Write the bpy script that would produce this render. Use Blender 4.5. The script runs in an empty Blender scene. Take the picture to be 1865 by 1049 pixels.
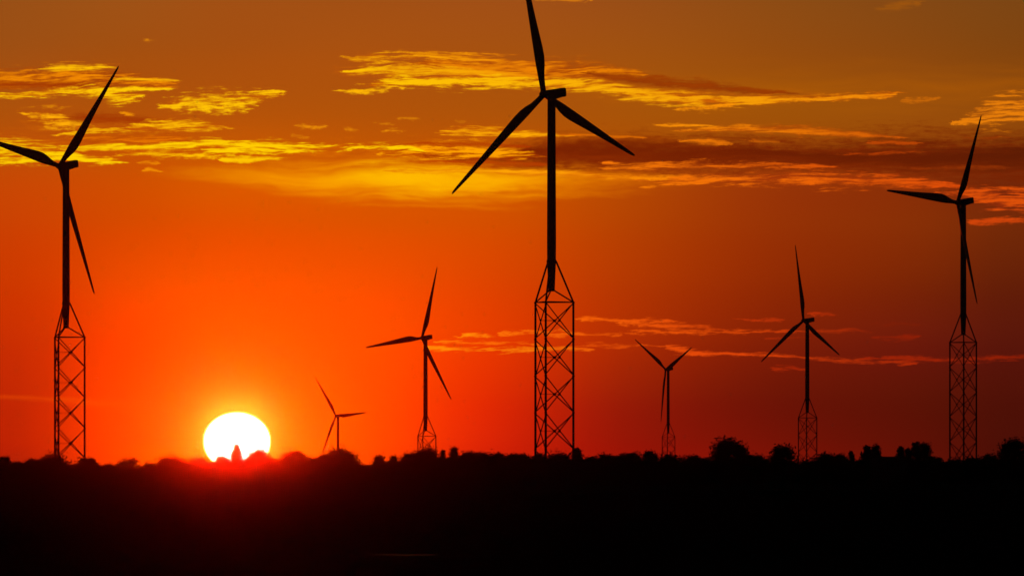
import bpy, bmesh, math, random
import numpy as np
from mathutils import Vector, Matrix, noise as mnoise

random.seed(11)
scene = bpy.context.scene
COL = scene.collection
R = math.radians

# ------------------------------------------------------------------ scale of the view
K = 7.5e-5            # radians of arc per unit of the sky/azimuth grid used below (about 15 arc seconds)
AZ0 = 932.5           # grid column due north (+Y)
EL0 = 856.0           # grid row of the level horizon
CAM_Z = 6.0


def at(px, py, dist):
    """point at a bearing / elevation (in grid units) and a distance in metres"""
    return Vector(((px - AZ0) * K * dist, dist, CAM_Z + (EL0 - py) * K * dist))


def s2l(c):
    c /= 255.0
    return c / 12.92 if c <= 0.04045 else ((c + 0.055) / 1.055) ** 2.4


def lin(rgb):
    return (s2l(rgb[0]), s2l(rgb[1]), s2l(rgb[2]), 1.0)


# ------------------------------------------------------------------ camera
cam_data = bpy.data.cameras.new("camera")
cam = bpy.data.objects.new("camera", cam_data)
COL.objects.link(cam)
cam.location = (0, 0, CAM_Z)
cam.rotation_euler = (R(90), 0, 0)
cam_data.sensor_width = 36
cam_data.lens = 36 / (1865 * K)
cam_data.shift_y = (EL0 - 524.5) / 1865
cam_data.clip_start = 1
cam_data.clip_end = 120000
scene.camera = cam

scene.render.engine = 'CYCLES'
scene.render.film_transparent = False
scene.cycles.use_denoising = True
scene.cycles.denoising_input_passes = 'RGB'
scene.cycles.max_bounces = 3
scene.cycles.diffuse_bounces = 2
scene.cycles.volume_bounces = 1
scene.cycles.transparent_max_bounces = 8
scene.cycles.pixel_filter_type = 'BLACKMAN_HARRIS'
scene.cycles.filter_width = 1.55
scene.view_settings.view_transform = 'Standard'
scene.view_settings.look = 'None'
scene.view_settings.gamma = 1
scene.view_settings.use_curve_mapping = False
scene.view_settings.exposure = 0

# ------------------------------------------------------------------ sun lamp (setting sun, dead ahead left of centre)
SUN_PX, SUN_PY = 431, 803
sun_az = (SUN_PX - AZ0) * K          # radians east of north
sun_el = (EL0 - SUN_PY) * K + 0.0013
sd = bpy.data.lights.new("sun_lamp", 'SUN')
sd.energy = 0.25
sd.angle = R(0.5)
sd.color = (1.0, 0.009, 0.0006)
sun_lamp = bpy.data.objects.new("sun_lamp", sd)
COL.objects.link(sun_lamp)
sdir = Vector((math.sin(sun_az) * math.cos(sun_el), math.cos(sun_az) * math.cos(sun_el), math.sin(sun_el)))
sun_lamp.rotation_euler = (-sdir).to_track_quat('-Z', 'Y').to_euler()
sun_lamp.location = (0, 0, 300)

# ------------------------------------------------------------------ sky (world)
world = bpy.data.worlds.new("World")
scene.world = world
world.use_nodes = True
wt = world.node_tree
wt.nodes.clear()
N, L = wt.nodes, wt.links


def nd(t, **kw):
    n = N.new(t)
    for k, v in kw.items():
        setattr(n, k, v)
    return n


def put(sock, v):
    if isinstance(v, (int, float)):
        sock.default_value = v
    elif isinstance(v, (tuple, list)):
        sock.default_value = v
    else:
        L.new(v, sock)


def M(op, a, b=0.0, c=0.0, clamp=False):
    n = nd('ShaderNodeMath', operation=op, use_clamp=clamp)
    put(n.inputs[0], a)
    put(n.inputs[1], b)
    put(n.inputs[2], c)
    return n.outputs[0]


def MR(v, a, b, c=0.0, d=1.0, smooth=True):
    n = nd('ShaderNodeMapRange', interpolation_type='SMOOTHSTEP' if smooth else 'LINEAR')
    n.clamp = True
    put(n.inputs['Value'], v)
    put(n.inputs['From Min'], a)
    put(n.inputs['From Max'], b)
    put(n.inputs['To Min'], c)
    put(n.inputs['To Max'], d)
    return n.outputs['Result']


def MIX(f, a, b, blend='MIX'):
    n = nd('ShaderNodeMix', data_type='RGBA', blend_type=blend)
    n.clamp_factor = True
    put(n.inputs[0], f)
    put(n.inputs[6], a)
    put(n.inputs[7], b)
    return n.outputs[2]


def FC(v, pts):
    """float curve v(0..1) -> 0..1 through pts"""
    n = nd('ShaderNodeFloatCurve')
    c = n.mapping.curves[0]
    n.mapping.use_clip = False
    n.mapping.extend = 'HORIZONTAL'
    pts = sorted(pts)
    while len(c.points) < len(pts):
        c.points.new(0.5, 0.5)
    for p, (x, y) in zip(c.points, pts):
        p.location = (x, y)
        p.handle_type = 'AUTO_CLAMPED'
    n.mapping.update()
    put(n.inputs['Value'], v)
    return n.outputs[0]


def NOISE(u, v, ax, ay, detail=4, rough=0.55, dist=0.0, seed=0.0):
    cb = nd('ShaderNodeCombineXYZ')
    put(cb.inputs[0], M('DIVIDE', u, ax))
    put(cb.inputs[1], M('DIVIDE', v, ay))
    cb.inputs[2].default_value = seed
    n = nd('ShaderNodeTexNoise', noise_dimensions='3D')
    L.new(cb.outputs[0], n.inputs['Vector'])
    n.inputs['Scale'].default_value = 1.0
    n.inputs['Detail'].default_value = detail
    n.inputs['Roughness'].default_value = rough
    n.inputs['Distortion'].default_value = dist
    return n.outputs[0]


tc = nd('ShaderNodeTexCoord')
sx = nd('ShaderNodeSeparateXYZ')
L.new(tc.outputs['Generated'], sx.inputs[0])
az = M('ARCTAN2', sx.outputs[0], sx.outputs[1])
el = M('ARCSINE', sx.outputs[2])
U = M('ADD', M('DIVIDE', az, K), AZ0)
V = M('SUBTRACT', EL0, M('DIVIDE', el, K))

# clear-sky colours by bearing (columns) and elevation (rows), display-referred colours
ROWS = [-20000, -3000, -400, 0, 100, 220, 320, 420, 520, 620, 720, 800, 850]
dusk = [(8, 8, 11), (22, 15, 14)]
GRID = {
    -41000: [(9, 9, 12)] * 2 + [(13, 12, 15)] * 11,
    -12000: [(9, 9, 12), (14, 12, 14)] + [(24, 17, 18)] * 11,
    -3000: dusk + [(70, 38, 20), (78, 42, 18), (82, 42, 14), (88, 42, 10), (92, 38, 8), (96, 34, 6), (98, 28, 5), (98, 24, 5), (98, 18, 5), (98, 14, 5), (95, 12, 5)],
    35: dusk + [(140, 76, 24), (150, 78, 22), (158, 78, 18), (175, 80, 10), (195, 72, 5), (200, 62, 2), (200, 52, 0), (192, 40, 2), (182, 28, 3), (178, 20, 3), (165, 14, 5)],
    235: dusk + [(142, 77, 24), (155, 80, 22), (162, 78, 15), (178, 80, 8), (200, 78, 2), (212, 70, 0), (230, 68, 0), (243, 58, 0), (250, 54, 0), (252, 52, 0), (252, 48, 0)],
    431: dusk + [(145, 77, 22), (158, 78, 20), (165, 78, 15), (180, 82, 8), (208, 88, 0), (222, 76, 0), (240, 78, 0), (252, 84, 0), (255, 90, 0), (255, 88, 0), (255, 80, 0)],
    655: dusk + [(145, 77, 22), (158, 78, 20), (168, 80, 15), (178, 82, 8), (205, 86, 0), (220, 78, 0), (240, 75, 0), (252, 74, 0), (255, 70, 0), (255, 66, 0), (252, 58, 0)],
    885: dusk + [(145, 76, 23), (158, 78, 22), (165, 80, 15), (175, 82, 8), (200, 84, 0), (212, 75, 0), (220, 65, 0), (228, 55, 0), (222, 38, 2), (214, 28, 5), (205, 22, 5)],
    1135: dusk + [(138, 74, 23), (150, 76, 22), (160, 80, 15), (168, 82, 8), (178, 74, 4), (180, 64, 2), (178, 54, 2), (170, 43, 3), (150, 27, 6), (146, 17, 6), (154, 16, 5)],
    1425: dusk + [(128, 71, 21), (138, 74, 20), (148, 75, 14), (158, 80, 8), (150, 56, 8), (148, 48, 5), (140, 40, 4), (125, 30, 6), (106, 20, 6), (112, 17, 5), (124, 17, 5)],
    1685: dusk + [(120, 67, 21), (128, 70, 20), (138, 71, 14), (152, 76, 10), (135, 50, 8), (132, 45, 6), (118, 35, 6), (105, 25, 10), (90, 19, 6), (90, 16, 5), (96, 16, 5)],
    1850: dusk + [(116, 65, 21), (122, 68, 20), (130, 68, 14), (144, 72, 10), (115, 42, 10), (112, 40, 8), (98, 30, 8), (88, 22, 10), (78, 17, 7), (74, 15, 6), (74, 14, 6)],
    4500: dusk + [(62, 36, 20), (66, 38, 18), (68, 38, 14), (68, 34, 12), (62, 28, 10), (58, 26, 9), (54, 22, 9), (50, 18, 10), (46, 14, 11), (44, 13, 11), (44, 13, 10)],
    14000: [(9, 9, 12), (14, 12, 14)] + [(24, 17, 18)] * 11,
    43000: [(9, 9, 12)] * 2 + [(13, 12, 15)] * 11,
}
gx = sorted(GRID)


def interp_col(x):
    """monotone cubic-ish interpolation of the grid columns at bearing x"""
    i = max(j for j in range(len(gx)) if gx[j] <= x)
    if i == len(gx) - 1:
        return [tuple(c) for c in GRID[gx[i]]]
    x0, x1 = gx[i], gx[i + 1]
    t = (x - x0) / (x1 - x0)
    out = []
    for r in range(len(ROWS)):
        px = []
        for ch in range(3):
            a, b = GRID[x0][r][ch], GRID[x1][r][ch]
            ma = mb = 0.0
            if i > 0:
                am = GRID[gx[i - 1]][r][ch]
                s0, s1 = (a - am) / (x0 - gx[i - 1]), (b - a) / (x1 - x0)
                ma = 0 if s0 * s1 <= 0 else 2 * s0 * s1 / (s0 + s1)
            if i + 2 < len(gx):
                bn = GRID[gx[i + 2]][r][ch]
                s0, s1 = (b - a) / (x1 - x0), (bn - b) / (gx[i + 2] - x1)
                mb = 0 if s0 * s1 <= 0 else 2 * s0 * s1 / (s0 + s1)
            h = x1 - x0
            v = ((2 * t**3 - 3 * t**2 + 1) * a + (t**3 - 2 * t**2 + t) * h * ma
                 + (-2 * t**3 + 3 * t**2) * b + (t**3 - t**2) * h * mb)
            px.append(max(0.0, v))
        out.append(tuple(px))
    return out


cols_x = []
for i in range(len(gx) - 1):
    n_sub = 4 if -3000 < gx[i] < 1850 else (3 if abs(gx[i]) < 5000 else 1)
    for j in range(n_sub):
        cols_x.append(gx[i] + (gx[i + 1] - gx[i]) * j / n_sub)
cols_x.append(gx[-1])

# elevation -> 0..1, more resolution near the horizon
V_T = [0.0, 0.08, 0.16, 0.28, 0.36, 0.46, 0.54, 0.62, 0.70, 0.78, 0.86, 0.93, 1.0]
vt = None
for j in range(len(ROWS) - 1):
    seg = MR(V, ROWS[j], ROWS[j + 1], 0.0, V_T[j + 1] - V_T[j], smooth=False)
    vt = seg if vt is None else M('ADD', vt, seg)
sky = None


def after(v, c):
    """v unchanged, but computed after colour c, so that the long chain keeps a small stack"""
    return M('MULTIPLY_ADD', c, 1e-9, v)


for i, x in enumerate(cols_x):
    vti = vt if sky is None else after(vt, sky)
    rp = nd('ShaderNodeValToRGB')
    rp.color_ramp.interpolation = 'CARDINAL'
    e = rp.color_ramp.elements
    while len(e) < len(ROWS):
        e.new(0.5)
    for j, c in enumerate(interp_col(x)):
        e[j].position = V_T[j]
        e[j].color = lin(c)
    L.new(vti, rp.inputs[0])
    if sky is None:
        sky = rp.outputs[0]
    else:
        sky = MIX(MR(after(U, sky), cols_x[i - 1], x, smooth=False), sky, rp.outputs[0])

# aureole round the sun: thin forward-scattering high air
du = M('DIVIDE', M('SUBTRACT', U, SUN_PX), 1.15)
dv = M('SUBTRACT', V, SUN_PY)
dsun = M('SQRT', M('ADD', M('MULTIPLY', du, du), M('MULTIPLY', dv, dv)))
aure = M('EXPONENT', M('DIVIDE', M('SUBTRACT', 50.0, dsun), 42.0))
aure = M('MINIMUM', aure, 1.2)
sky = MIX(M('MULTIPLY', aure, 1.0), sky, lin((255, 168, 0)))
aure2 = M('MULTIPLY', M('EXPONENT', M('DIVIDE', M('SUBTRACT', 50.0, dsun), 170.0)), 0.35)
sky = MIX(aure2, sky, lin((255, 112, 0)))

# shared cloud noises (streaks along the horizon)
def AMP(n, k):
    """spread a noise about its middle"""
    return M('MULTIPLY_ADD', M('SUBTRACT', n, 0.5), k, 0.5)


WARP = M('MULTIPLY', M('SUBTRACT', NOISE(U, V, 210, 60, 3, 0.55, seed=3.1), 0.5), 1.3)
WARPF = M('MULTIPLY', M('SUBTRACT', NOISE(U, V, 36, 9, 5, 0.68, seed=8.3), 0.5), 2.2)
VW = M('MULTIPLY_ADD', WARP, 24.0, M('MULTIPLY_ADD', U, 0.025, V))
STREAK = M('MULTIPLY_ADD', AMP(NOISE(U, VW, 125, 7.5, 5, 0.66, 0.15, seed=1.7), 2.3), 0.58,
           M('MULTIPLY', AMP(NOISE(U, VW, 44, 3.4, 4, 0.65, seed=4.4), 2.6), 0.42))
STREAK2 = AMP(NOISE(U, M('MULTIPLY_ADD', WARP, 40.0, V), 190, 13, 5, 0.62, seed=5.2), 2.1)
PUFF = AMP(NOISE(U, V, 20, 7.5, 5, 0.68, 0.3, seed=2.2), 2.2)


def group(name, ins, outs):
    """an empty node group with the given sockets; returns (tree, input node)"""
    g = bpy.data.node_groups.new(name, 'ShaderNodeTree')
    for n, k in ins:
        g.interface.new_socket(n, in_out='INPUT', socket_type=k)
    for n, k in outs:
        g.interface.new_socket(n, in_out='OUTPUT', socket_type=k)
    return g


F_, C_ = 'NodeSocketFloat', 'NodeSocketColor'
MAIN = (N, L)

# bearing within one bank, 0..1
GA = group("cloud_bearing", [("Sky", C_), ("U", F_), ("WarpFine", F_), ("X0", F_), ("XW", F_)], [("Un", F_)])
N, L = GA.nodes, GA.links
gi = nd('NodeGroupInput').outputs
go = nd('NodeGroupOutput')
ua = M('MULTIPLY_ADD', gi["WarpFine"], 40.0, M('MULTIPLY_ADD', gi["Sky"], 1e-9, gi["U"]))
L.new(M('DIVIDE', M('SUBTRACT', ua, gi["X0"]), gi["XW"]), go.inputs[0])

# one bank of cloud laid over the sky
GB = group("cloud_bank", [("Sky", C_), ("V", F_), ("Warp", F_), ("WarpFine", F_), ("Streak", F_), ("StreakA", F_), ("StreakB", F_), ("Puff", F_),
                          ("Un", F_), ("C", F_), ("H", F_), ("Y0", F_), ("YW", F_), ("HM", F_), ("WarpAmt", F_), ("FineAmt", F_), ("Edge", F_), ("Gap", F_),
                          ("PuffAmt", F_), ("Soft", F_), ("Alpha", F_), ("Bright", C_), ("BrightR", C_), ("Dark", C_), ("Mid", F_), ("Contrast", F_), ("Lo", F_), ("Up", F_)],
           [("Sky", C_)])
N, L = GB.nodes, GB.links
gi = nd('NodeGroupInput').outputs
go = nd('NodeGroupOutput')
vi = M('MULTIPLY_ADD', gi["Sky"], 1e-9, gi["V"])
c_ = M('MULTIPLY_ADD', gi["C"], gi["YW"], gi["Y0"])
h_ = M('MULTIPLY', gi["H"], gi["HM"])
v2_ = M('MULTIPLY_ADD', gi["Warp"], gi["WarpAmt"], M('MULTIPLY_ADD', gi["WarpFine"], gi["FineAmt"], vi))
t_ = M('DIVIDE', M('SUBTRACT', v2_, c_), M('MAXIMUM', h_, 0.4))
s_ = M('SUBTRACT', 1.0, M('ABSOLUTE', t_))
s_ = M('MULTIPLY_ADD', M('SUBTRACT', M('SUBTRACT', gi["Streak"], 0.5), gi["Gap"]), M('MULTIPLY', gi["Edge"], 2.0), s_)
s_ = M('MULTIPLY_ADD', M('SUBTRACT', gi["Puff"], 0.5), M('MULTIPLY', gi["PuffAmt"], 2.0), s_)
m_ = MR(s_, -0.05, M('MULTIPLY', gi["Soft"], 1.55))
m_ = M('MULTIPLY', m_, M('MULTIPLY', gi["Alpha"], MR(h_, M('MINIMUM', M('MULTIPLY', gi["HM"], 0.1), 0.4), M('MINIMUM', M('MULTIPLY', gi["HM"], 0.6), 2.8))))
b_ = M('MULTIPLY_ADD', M('SUBTRACT', gi["StreakA"], 0.5), 0.95, M('MULTIPLY_ADD', gi["StreakB"], 0.6, 0.2))
b_ = M('MULTIPLY_ADD', M('MAXIMUM', M('MINIMUM', t_, 1.5), 0.0), gi["Lo"], b_)
b_ = M('MULTIPLY_ADD', M('MAXIMUM', M('MINIMUM', M('MULTIPLY', t_, -1.0), 1.5), 0.0), gi["Up"], b_)
b_ = M('MULTIPLY_ADD', M('SUBTRACT', M('MINIMUM', s_, 1.3), 0.62), 0.5, b_)      # thin edges are dimmer than the lit body
cw = M('MULTIPLY', gi["Contrast"], 1.35)
f_ = MR(b_, M('SUBTRACT', gi["Mid"], cw), M('ADD', gi["Mid"], cw), smooth=False)
col_ = MIX(f_, gi["Dark"], MIX(gi["Un"], gi["Bright"], gi["BrightR"]))
L.new(MIX(m_, gi["Sky"], col_), go.inputs[0])
N, L = MAIN


def cloud(pts, bright, dark=None, warp=14.0, fine=8.0, edge=0.9, soft=0.5, gap=0.0, puff=0.0,
          hi=None, mid=0.5, contrast=0.25, alpha=1.0, bright_r=None, streak=None, fade=0.0):
    """one bank of cloud: pts = (bearing, centre row, half thickness).
    hi = (lift towards the lower edge, lift towards the upper edge) of its brightness."""
    global sky
    x0, x1 = pts[0][0], pts[-1][0]
    y0 = min(p[1] for p in pts) - 1.0
    y1 = max(p[1] for p in pts) + 1.0
    hm = max(p[2] for p in pts)
    grow = 1.36 if hm < 30 else 1.1
    a = nd('ShaderNodeGroup')
    a.node_tree = GA
    for k, v in (("Sky", sky), ("U", U), ("WarpFine", WARPF), ("X0", x0), ("XW", x1 - x0)):
        put(a.inputs[k], v)
    un = a.outputs[0]
    c = FC(un, [((x - x0) / (x1 - x0), (y - y0) / (y1 - y0)) for x, y, h in pts])
    h = FC(un, [((x - x0) / (x1 - x0), h / hm) for x, y, h in pts])
    lo, up = hi if hi else (0.0, 0.0)
    if fade:
        fa = M('MULTIPLY', MR(un, 0.0, fade, 0.0, alpha), MR(un, 1.0, 1.0 - fade))
    g = nd('ShaderNodeGroup')
    g.node_tree = GB
    warm = lambda c: (c[0], c[1] * 0.955, c[2] * 0.4)
    br = warm(bright if bright_r is None else bright_r)
    if dark is not None and dark[0] > 170:
        dark = (dark[0] * 0.92, dark[1] * 0.84, dark[2])
    bright = warm(bright)
    for k, v in (("Sky", sky), ("V", V), ("Warp", WARP), ("WarpFine", WARPF), ("Streak", STREAK if streak is None else streak),
                 ("StreakA", STREAK), ("StreakB", STREAK2), ("Puff", PUFF), ("Un", un), ("C", c), ("H", h)):
        L.new(v, g.inputs[k])
    for k, v in (("Y0", y0), ("YW", y1 - y0), ("HM", hm * grow), ("WarpAmt", warp), ("FineAmt", fine), ("Edge", edge * 1.15), ("Gap", gap), ("PuffAmt", max(puff, 0.28 if streak is None else 0.0)),
                 ("Soft", soft), ("Alpha", alpha), ("Bright", lin(bright)), ("BrightR", lin(br)), ("Dark", lin(dark or bright)),
                 ("Mid", mid + 0.07 if dark else -5.0), ("Contrast", contrast), ("Lo", lo), ("Up", up)):
        g.inputs[k].default_value = v
    if fade:
        L.new(fa, g.inputs["Alpha"])
    sky = g.outputs[0]


Y1, Y2 = (255, 208, 12), (255, 190, 20)
# broad soft glow under the cloud deck
cloud([(240, 316, 6), (330, 317, 14), (430, 319, 24), (560, 326, 38), (700, 332, 52), (800, 334, 56), (930, 332, 48), (1060, 330, 36), (1300, 332, 16)],
      (255, 172, 0), warp=24, fine=4, edge=0.32, soft=0.7, alpha=1.0, bright_r=(222, 112, 0), streak=STREAK2, fade=0.36)
cloud([(520, 322, 14), (660, 324, 26), (760, 327, 36), (850, 327, 34), (960, 324, 24), (1100, 322, 12)],
      (255, 206, 0), warp=22, fine=6, edge=0.42, soft=0.75, alpha=1.0, bright_r=(250, 165, 0), streak=STREAK2, fade=0.4)
# warm veils between the streaks
cloud([(-420, 262, 26), (0, 266, 30), (250, 266, 28), (450, 272, 26), (640, 278, 26), (800, 282, 24), (900, 284, 0)],
      (226, 120, 2), (205, 92, 2), warp=16, fine=8, edge=0.45, soft=1.0, alpha=0.55)
cloud([(600, 134, 0), (700, 130, 34), (850, 132, 36), (1000, 140, 36), (1150, 156, 32), (1300, 170, 22), (1450, 176, 14), (1600, 176, 0)],
      (214, 112, 8), (186, 84, 8), warp=16, fine=10, edge=0.5, soft=1.0, alpha=0.55)
cloud([(-420, 160, 26), (0, 160, 28), (150, 160, 30), (260, 162, 22), (340, 160, 0)], (212, 112, 8), (186, 84, 6), warp=14, fine=8, edge=0.5, soft=1.0, alpha=0.5)
cloud([(30, 222, 0), (120, 226, 26), (250, 228, 24), (380, 232, 14), (460, 234, 0)], (212, 108, 6), (186, 82, 6), warp=14, fine=8, edge=0.5, soft=1.0, alpha=0.5)
cloud([(690, 276, 0), (780, 274, 34), (900, 270, 40), (1000, 268, 34), (1150, 262, 20), (1300, 258, 0)], (222, 112, 2), (190, 74, 2), warp=18, fine=10, edge=0.5, soft=1.0, alpha=0.6)
# golden veil, upper right
cloud([(1000, 165, 0), (1200, 168, 40), (1500, 165, 56), (1800, 165, 56), (2100, 165, 46), (2400, 165, 0)],
      (182, 98, 6), warp=30, fine=0, edge=0.4, soft=1.2, alpha=0.45, streak=STREAK2)
# dark deck, centre to right
cloud([(760, 285, 0), (850, 284, 16), (950, 282, 30), (1050, 282, 42), (1200, 284, 46), (1350, 286, 46), (1500, 288, 50), (1700, 292, 60), (1865, 296, 64), (2100, 298, 60), (2400, 300, 0)],
      (146, 44, 4), (120, 34, 4), warp=26, fine=10, edge=0.35, soft=0.6, alpha=0.95, bright_r=(90, 29, 9))
cloud([(880, 280, 0), (960, 276, 22), (1100, 272, 28), (1350, 278, 26), (1550, 282, 30), (1750, 288, 36), (1900, 290, 34), (2100, 290, 0)],
      (116, 30, 4), warp=20, fine=10, edge=0.5, soft=0.75, alpha=0.8, bright_r=(76, 23, 10), streak=STREAK2)
# streaks on the left end of the deck
cloud([(680, 284, 0), (740, 280, 14), (820, 278, 26), (890, 280, 28), (940, 282, 16), (990, 284, 0)],
      (255, 168, 4), (196, 74, 0), warp=8, fine=7, edge=0.8, soft=0.7, gap=0.05, mid=0.55, contrast=0.18)
cloud([(700, 268, 0), (800, 262, 4), (900, 264, 5), (980, 268, 0)], (176, 58, 2), warp=8, fine=7, edge=0.7, soft=0.7, alpha=0.8)
cloud([(720, 296, 0), (820, 294, 4), (920, 296, 6), (1000, 298, 0)], (186, 66, 2), warp=8, fine=7, edge=0.7, soft=0.7, alpha=0.7)
cloud([(785, 243, 0), (820, 240, 8), (880, 240, 11), (940, 244, 8), (1000, 247, 4), (1070, 250, 0)],
      (255, 178, 14), (206, 92, 4), warp=8, fine=6, edge=0.6, soft=0.6, mid=0.5)
cloud([(1000, 247, 0), (1060, 247, 3), (1130, 250, 3), (1180, 251, 0)], (230, 118, 10), warp=6, fine=5, edge=0.6, soft=0.7, alpha=0.8)
# bright lower rim of the deck
cloud([(690, 314, 0), (760, 315, 4), (860, 312, 4), (950, 314, 5), (1040, 317, 6), (1140, 324, 7), (1240, 327, 7), (1300, 329, 0)],
      (255, 190, 10), (240, 130, 4), warp=8, fine=6, edge=0.5, soft=0.6, bright_r=(250, 130, 14), mid=0.45)
cloud([(1080, 306, 0), (1150, 306, 7), (1230, 303, 8), (1320, 303, 7), (1420, 303, 5), (1490, 303, 4), (1540, 305, 0)],
      (244, 128, 18), (150, 50, 6), warp=8, fine=9, edge=0.7, soft=0.55, bright_r=(220, 84, 18), mid=0.52)
cloud([(1150, 331, 0), (1250, 329, 7), (1340, 328, 9), (1420, 326, 14), (1500, 327, 14), (1580, 329, 12), (1660, 333, 11), (1720, 338, 6), (1770, 342, 0)],
      (246, 126, 16), (160, 52, 8), warp=9, fine=9, edge=0.75, soft=0.55, bright_r=(222, 76, 22), mid=0.5, contrast=0.24, hi=(0.12, 0.0))
cloud([(1160, 341, 0), (1180, 341, 3), (1210, 341, 0)], (246, 130, 14), warp=3, fine=4, edge=0.4, soft=0.8)
cloud([(1085, 297, 0), (1105, 297, 3), (1135, 298, 0)], (250, 126, 22), warp=3, fine=4, edge=0.4, soft=0.8)
# upper rim streaks of the deck
cloud([(1180, 229, 0), (1240, 229, 3), (1310, 230, 0)], (250, 150, 20), warp=5, fine=4, edge=0.5, soft=0.7)
cloud([(1215, 240, 0), (1290, 238, 5), (1380, 236, 8), (1460, 240, 9), (1540, 245, 6), (1610, 250, 3), (1660, 252, 0)],
      (248, 146, 18), (190, 84, 6), warp=6, fine=5, edge=0.6, soft=0.6, bright_r=(206, 88, 14), mid=0.48)
cloud([(1235, 258, 0), (1260, 258, 5), (1300, 260, 5), (1345, 263, 0)], (242, 128, 18), warp=6, fine=6, edge=0.6, soft=0.7, alpha=0.95)
cloud([(1360, 258, 0), (1390, 259, 3), (1420, 260, 0)], (222, 110, 14), warp=4, fine=5, edge=0.6, soft=0.8, alpha=0.7)
cloud([(1560, 262, 0), (1620, 261, 4), (1690, 263, 0)], (196, 76, 12), warp=5, fine=6, edge=0.7, soft=0.8, alpha=0.85)
cloud([(1500, 282, 0), (1580, 281, 3), (1640, 279, 4), (1690, 278, 0)], (176, 62, 10), warp=5, fine=6, edge=0.7, soft=0.8, alpha=0.85)
cloud([(1740, 252, 0), (1790, 253, 3), (1850, 252, 0)], (150, 58, 12), warp=5, fine=6, edge=0.7, soft=0.9, alpha=0.7)
# great central streak
cloud([(750, 124, 0), (800, 122, 16), (880, 124, 18), (960, 126, 19), (1050, 131, 18), (1120, 137, 13), (1190, 141, 0)],
      (234, 134, 10), (166, 62, 4), warp=14, fine=9, edge=0.6, soft=0.6, mid=0.5, contrast=0.2)
cloud([(630, 108, 0), (660, 107, 7), (720, 106, 9), (790, 103, 9), (860, 108, 9), (920, 111, 7), (1000, 115, 0)],
      (255, 186, 14), (206, 104, 6), warp=10, fine=8, edge=0.65, soft=0.55, bright_r=(236, 130, 14), mid=0.46)
cloud([(618, 133, 0), (650, 132, 6), (700, 130, 8), (760, 130, 12), (830, 133, 11), (920, 137, 8), (1010, 142, 0)],
      (255, 204, 12), (222, 120, 6), warp=8, fine=8, edge=0.65, soft=0.5, mid=0.45, bright_r=(240, 140, 12))
cloud([(652, 159, 0), (680, 155, 7), (760, 150, 12), (860, 150, 11), (960, 152, 10), (1040, 156, 10), (1110, 163, 11), (1180, 173, 13), (1250, 180, 12), (1330, 183, 9), (1430, 182, 7), (1520, 180, 6), (1600, 176, 5), (1660, 171, 0)],
      (255, 206, 10), (218, 110, 4), warp=8, fine=8, edge=0.65, soft=0.5, bright_r=(240, 138, 22), mid=0.40, contrast=0.2, hi=(0.2, 0.0))
cloud([(610, 168, 0), (635, 168, 3), (690, 164, 5), (745, 161, 0)], (255, 190, 14), warp=4, fine=6, edge=0.5, soft=0.7, puff=0.3)
cloud([(1050, 133, 0), (1120, 145, 8), (1200, 154, 11), (1300, 160, 9), (1400, 168, 5), (1460, 171, 0)],
      (150, 56, 6), (134, 46, 6), warp=12, fine=9, edge=0.5, soft=0.6, alpha=0.9)
cloud([(1400, 178, 0), (1460, 177, 3), (1530, 177, 0)], (160, 66, 6), warp=4, fine=5, edge=0.6, soft=0.8, alpha=0.7)
cloud([(1220, 201, 0), (1260, 199, 4), (1310, 195, 5), (1345, 191, 0)], (248, 150, 16), warp=6, fine=7, edge=0.7, soft=0.6)
cloud([(1640, 187, 0), (1660, 185, 4), (1690, 181, 4), (1715, 179, 0)], (226, 122, 20), warp=5, fine=9, edge=0.5, soft=0.9, alpha=0.65, puff=0.5)
# left banks
cloud([(-420, 148, 18), (-100, 146, 20), (0, 144, 20), (100, 144, 20), (190, 150, 24), (260, 156, 16), (300, 156, 7), (335, 153, 0)],
      (240, 142, 8), (178, 70, 4), warp=10, fine=8, edge=0.6, soft=0.6, mid=0.52, contrast=0.2)
cloud([(-420, 157, 6), (0, 156, 7), (100, 156, 7), (185, 159, 0)], (158, 50, 5), warp=8, fine=6, edge=0.45, soft=0.8, alpha=0.9)
cloud([(-420, 177, 5), (0, 176, 7), (60, 173, 7), (115, 168, 7), (150, 166, 10), (190, 171, 12), (230, 178, 9), (258, 178, 4), (280, 177, 0)],
      Y1, (226, 124, 4), warp=7, fine=9, edge=0.6, soft=0.5, mid=0.42, contrast=0.2, hi=(0.1, 0.0))
cloud([(165, 167, 0), (220, 166, 6), (280, 166, 4), (332, 165, 0)], Y1, warp=5, fine=6, edge=0.55, soft=0.6)
cloud([(70, 128, 0), (100, 127, 6), (160, 126, 6), (205, 126, 3), (218, 126, 0)], (255, 200, 12), (222, 130, 8), warp=5, fine=5, edge=0.5, soft=0.6, mid=0.42)
cloud([(-420, 134, 3), (0, 135, 4), (50, 132, 4), (80, 131, 0)], (230, 134, 10), warp=5, fine=5, edge=0.5, soft=0.8)
cloud([(195, 148, 0), (240, 147, 3.5), (300, 149, 3), (334, 149, 0)], (252, 182, 12), warp=4, fine=3, edge=0.4, soft=0.7)
cloud([(280, 198, 0), (310, 194, 7), (350, 190, 14), (400, 187, 18), (440, 185, 16), (480, 177, 9), (510, 172, 4), (530, 169, 0)],
      (255, 202, 14), (210, 110, 6), warp=7, fine=7, edge=0.6, soft=0.5, puff=0.5, mid=0.44, contrast=0.22)
cloud([(30, 206, 0), (60, 212, 10), (100, 217, 18), (125, 221, 18), (150, 227, 8), (170, 228, 0)],
      (255, 180, 20), (196, 86, 6), warp=8, fine=12, edge=0.5, soft=0.6, puff=0.55, mid=0.46, contrast=0.22)
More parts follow.
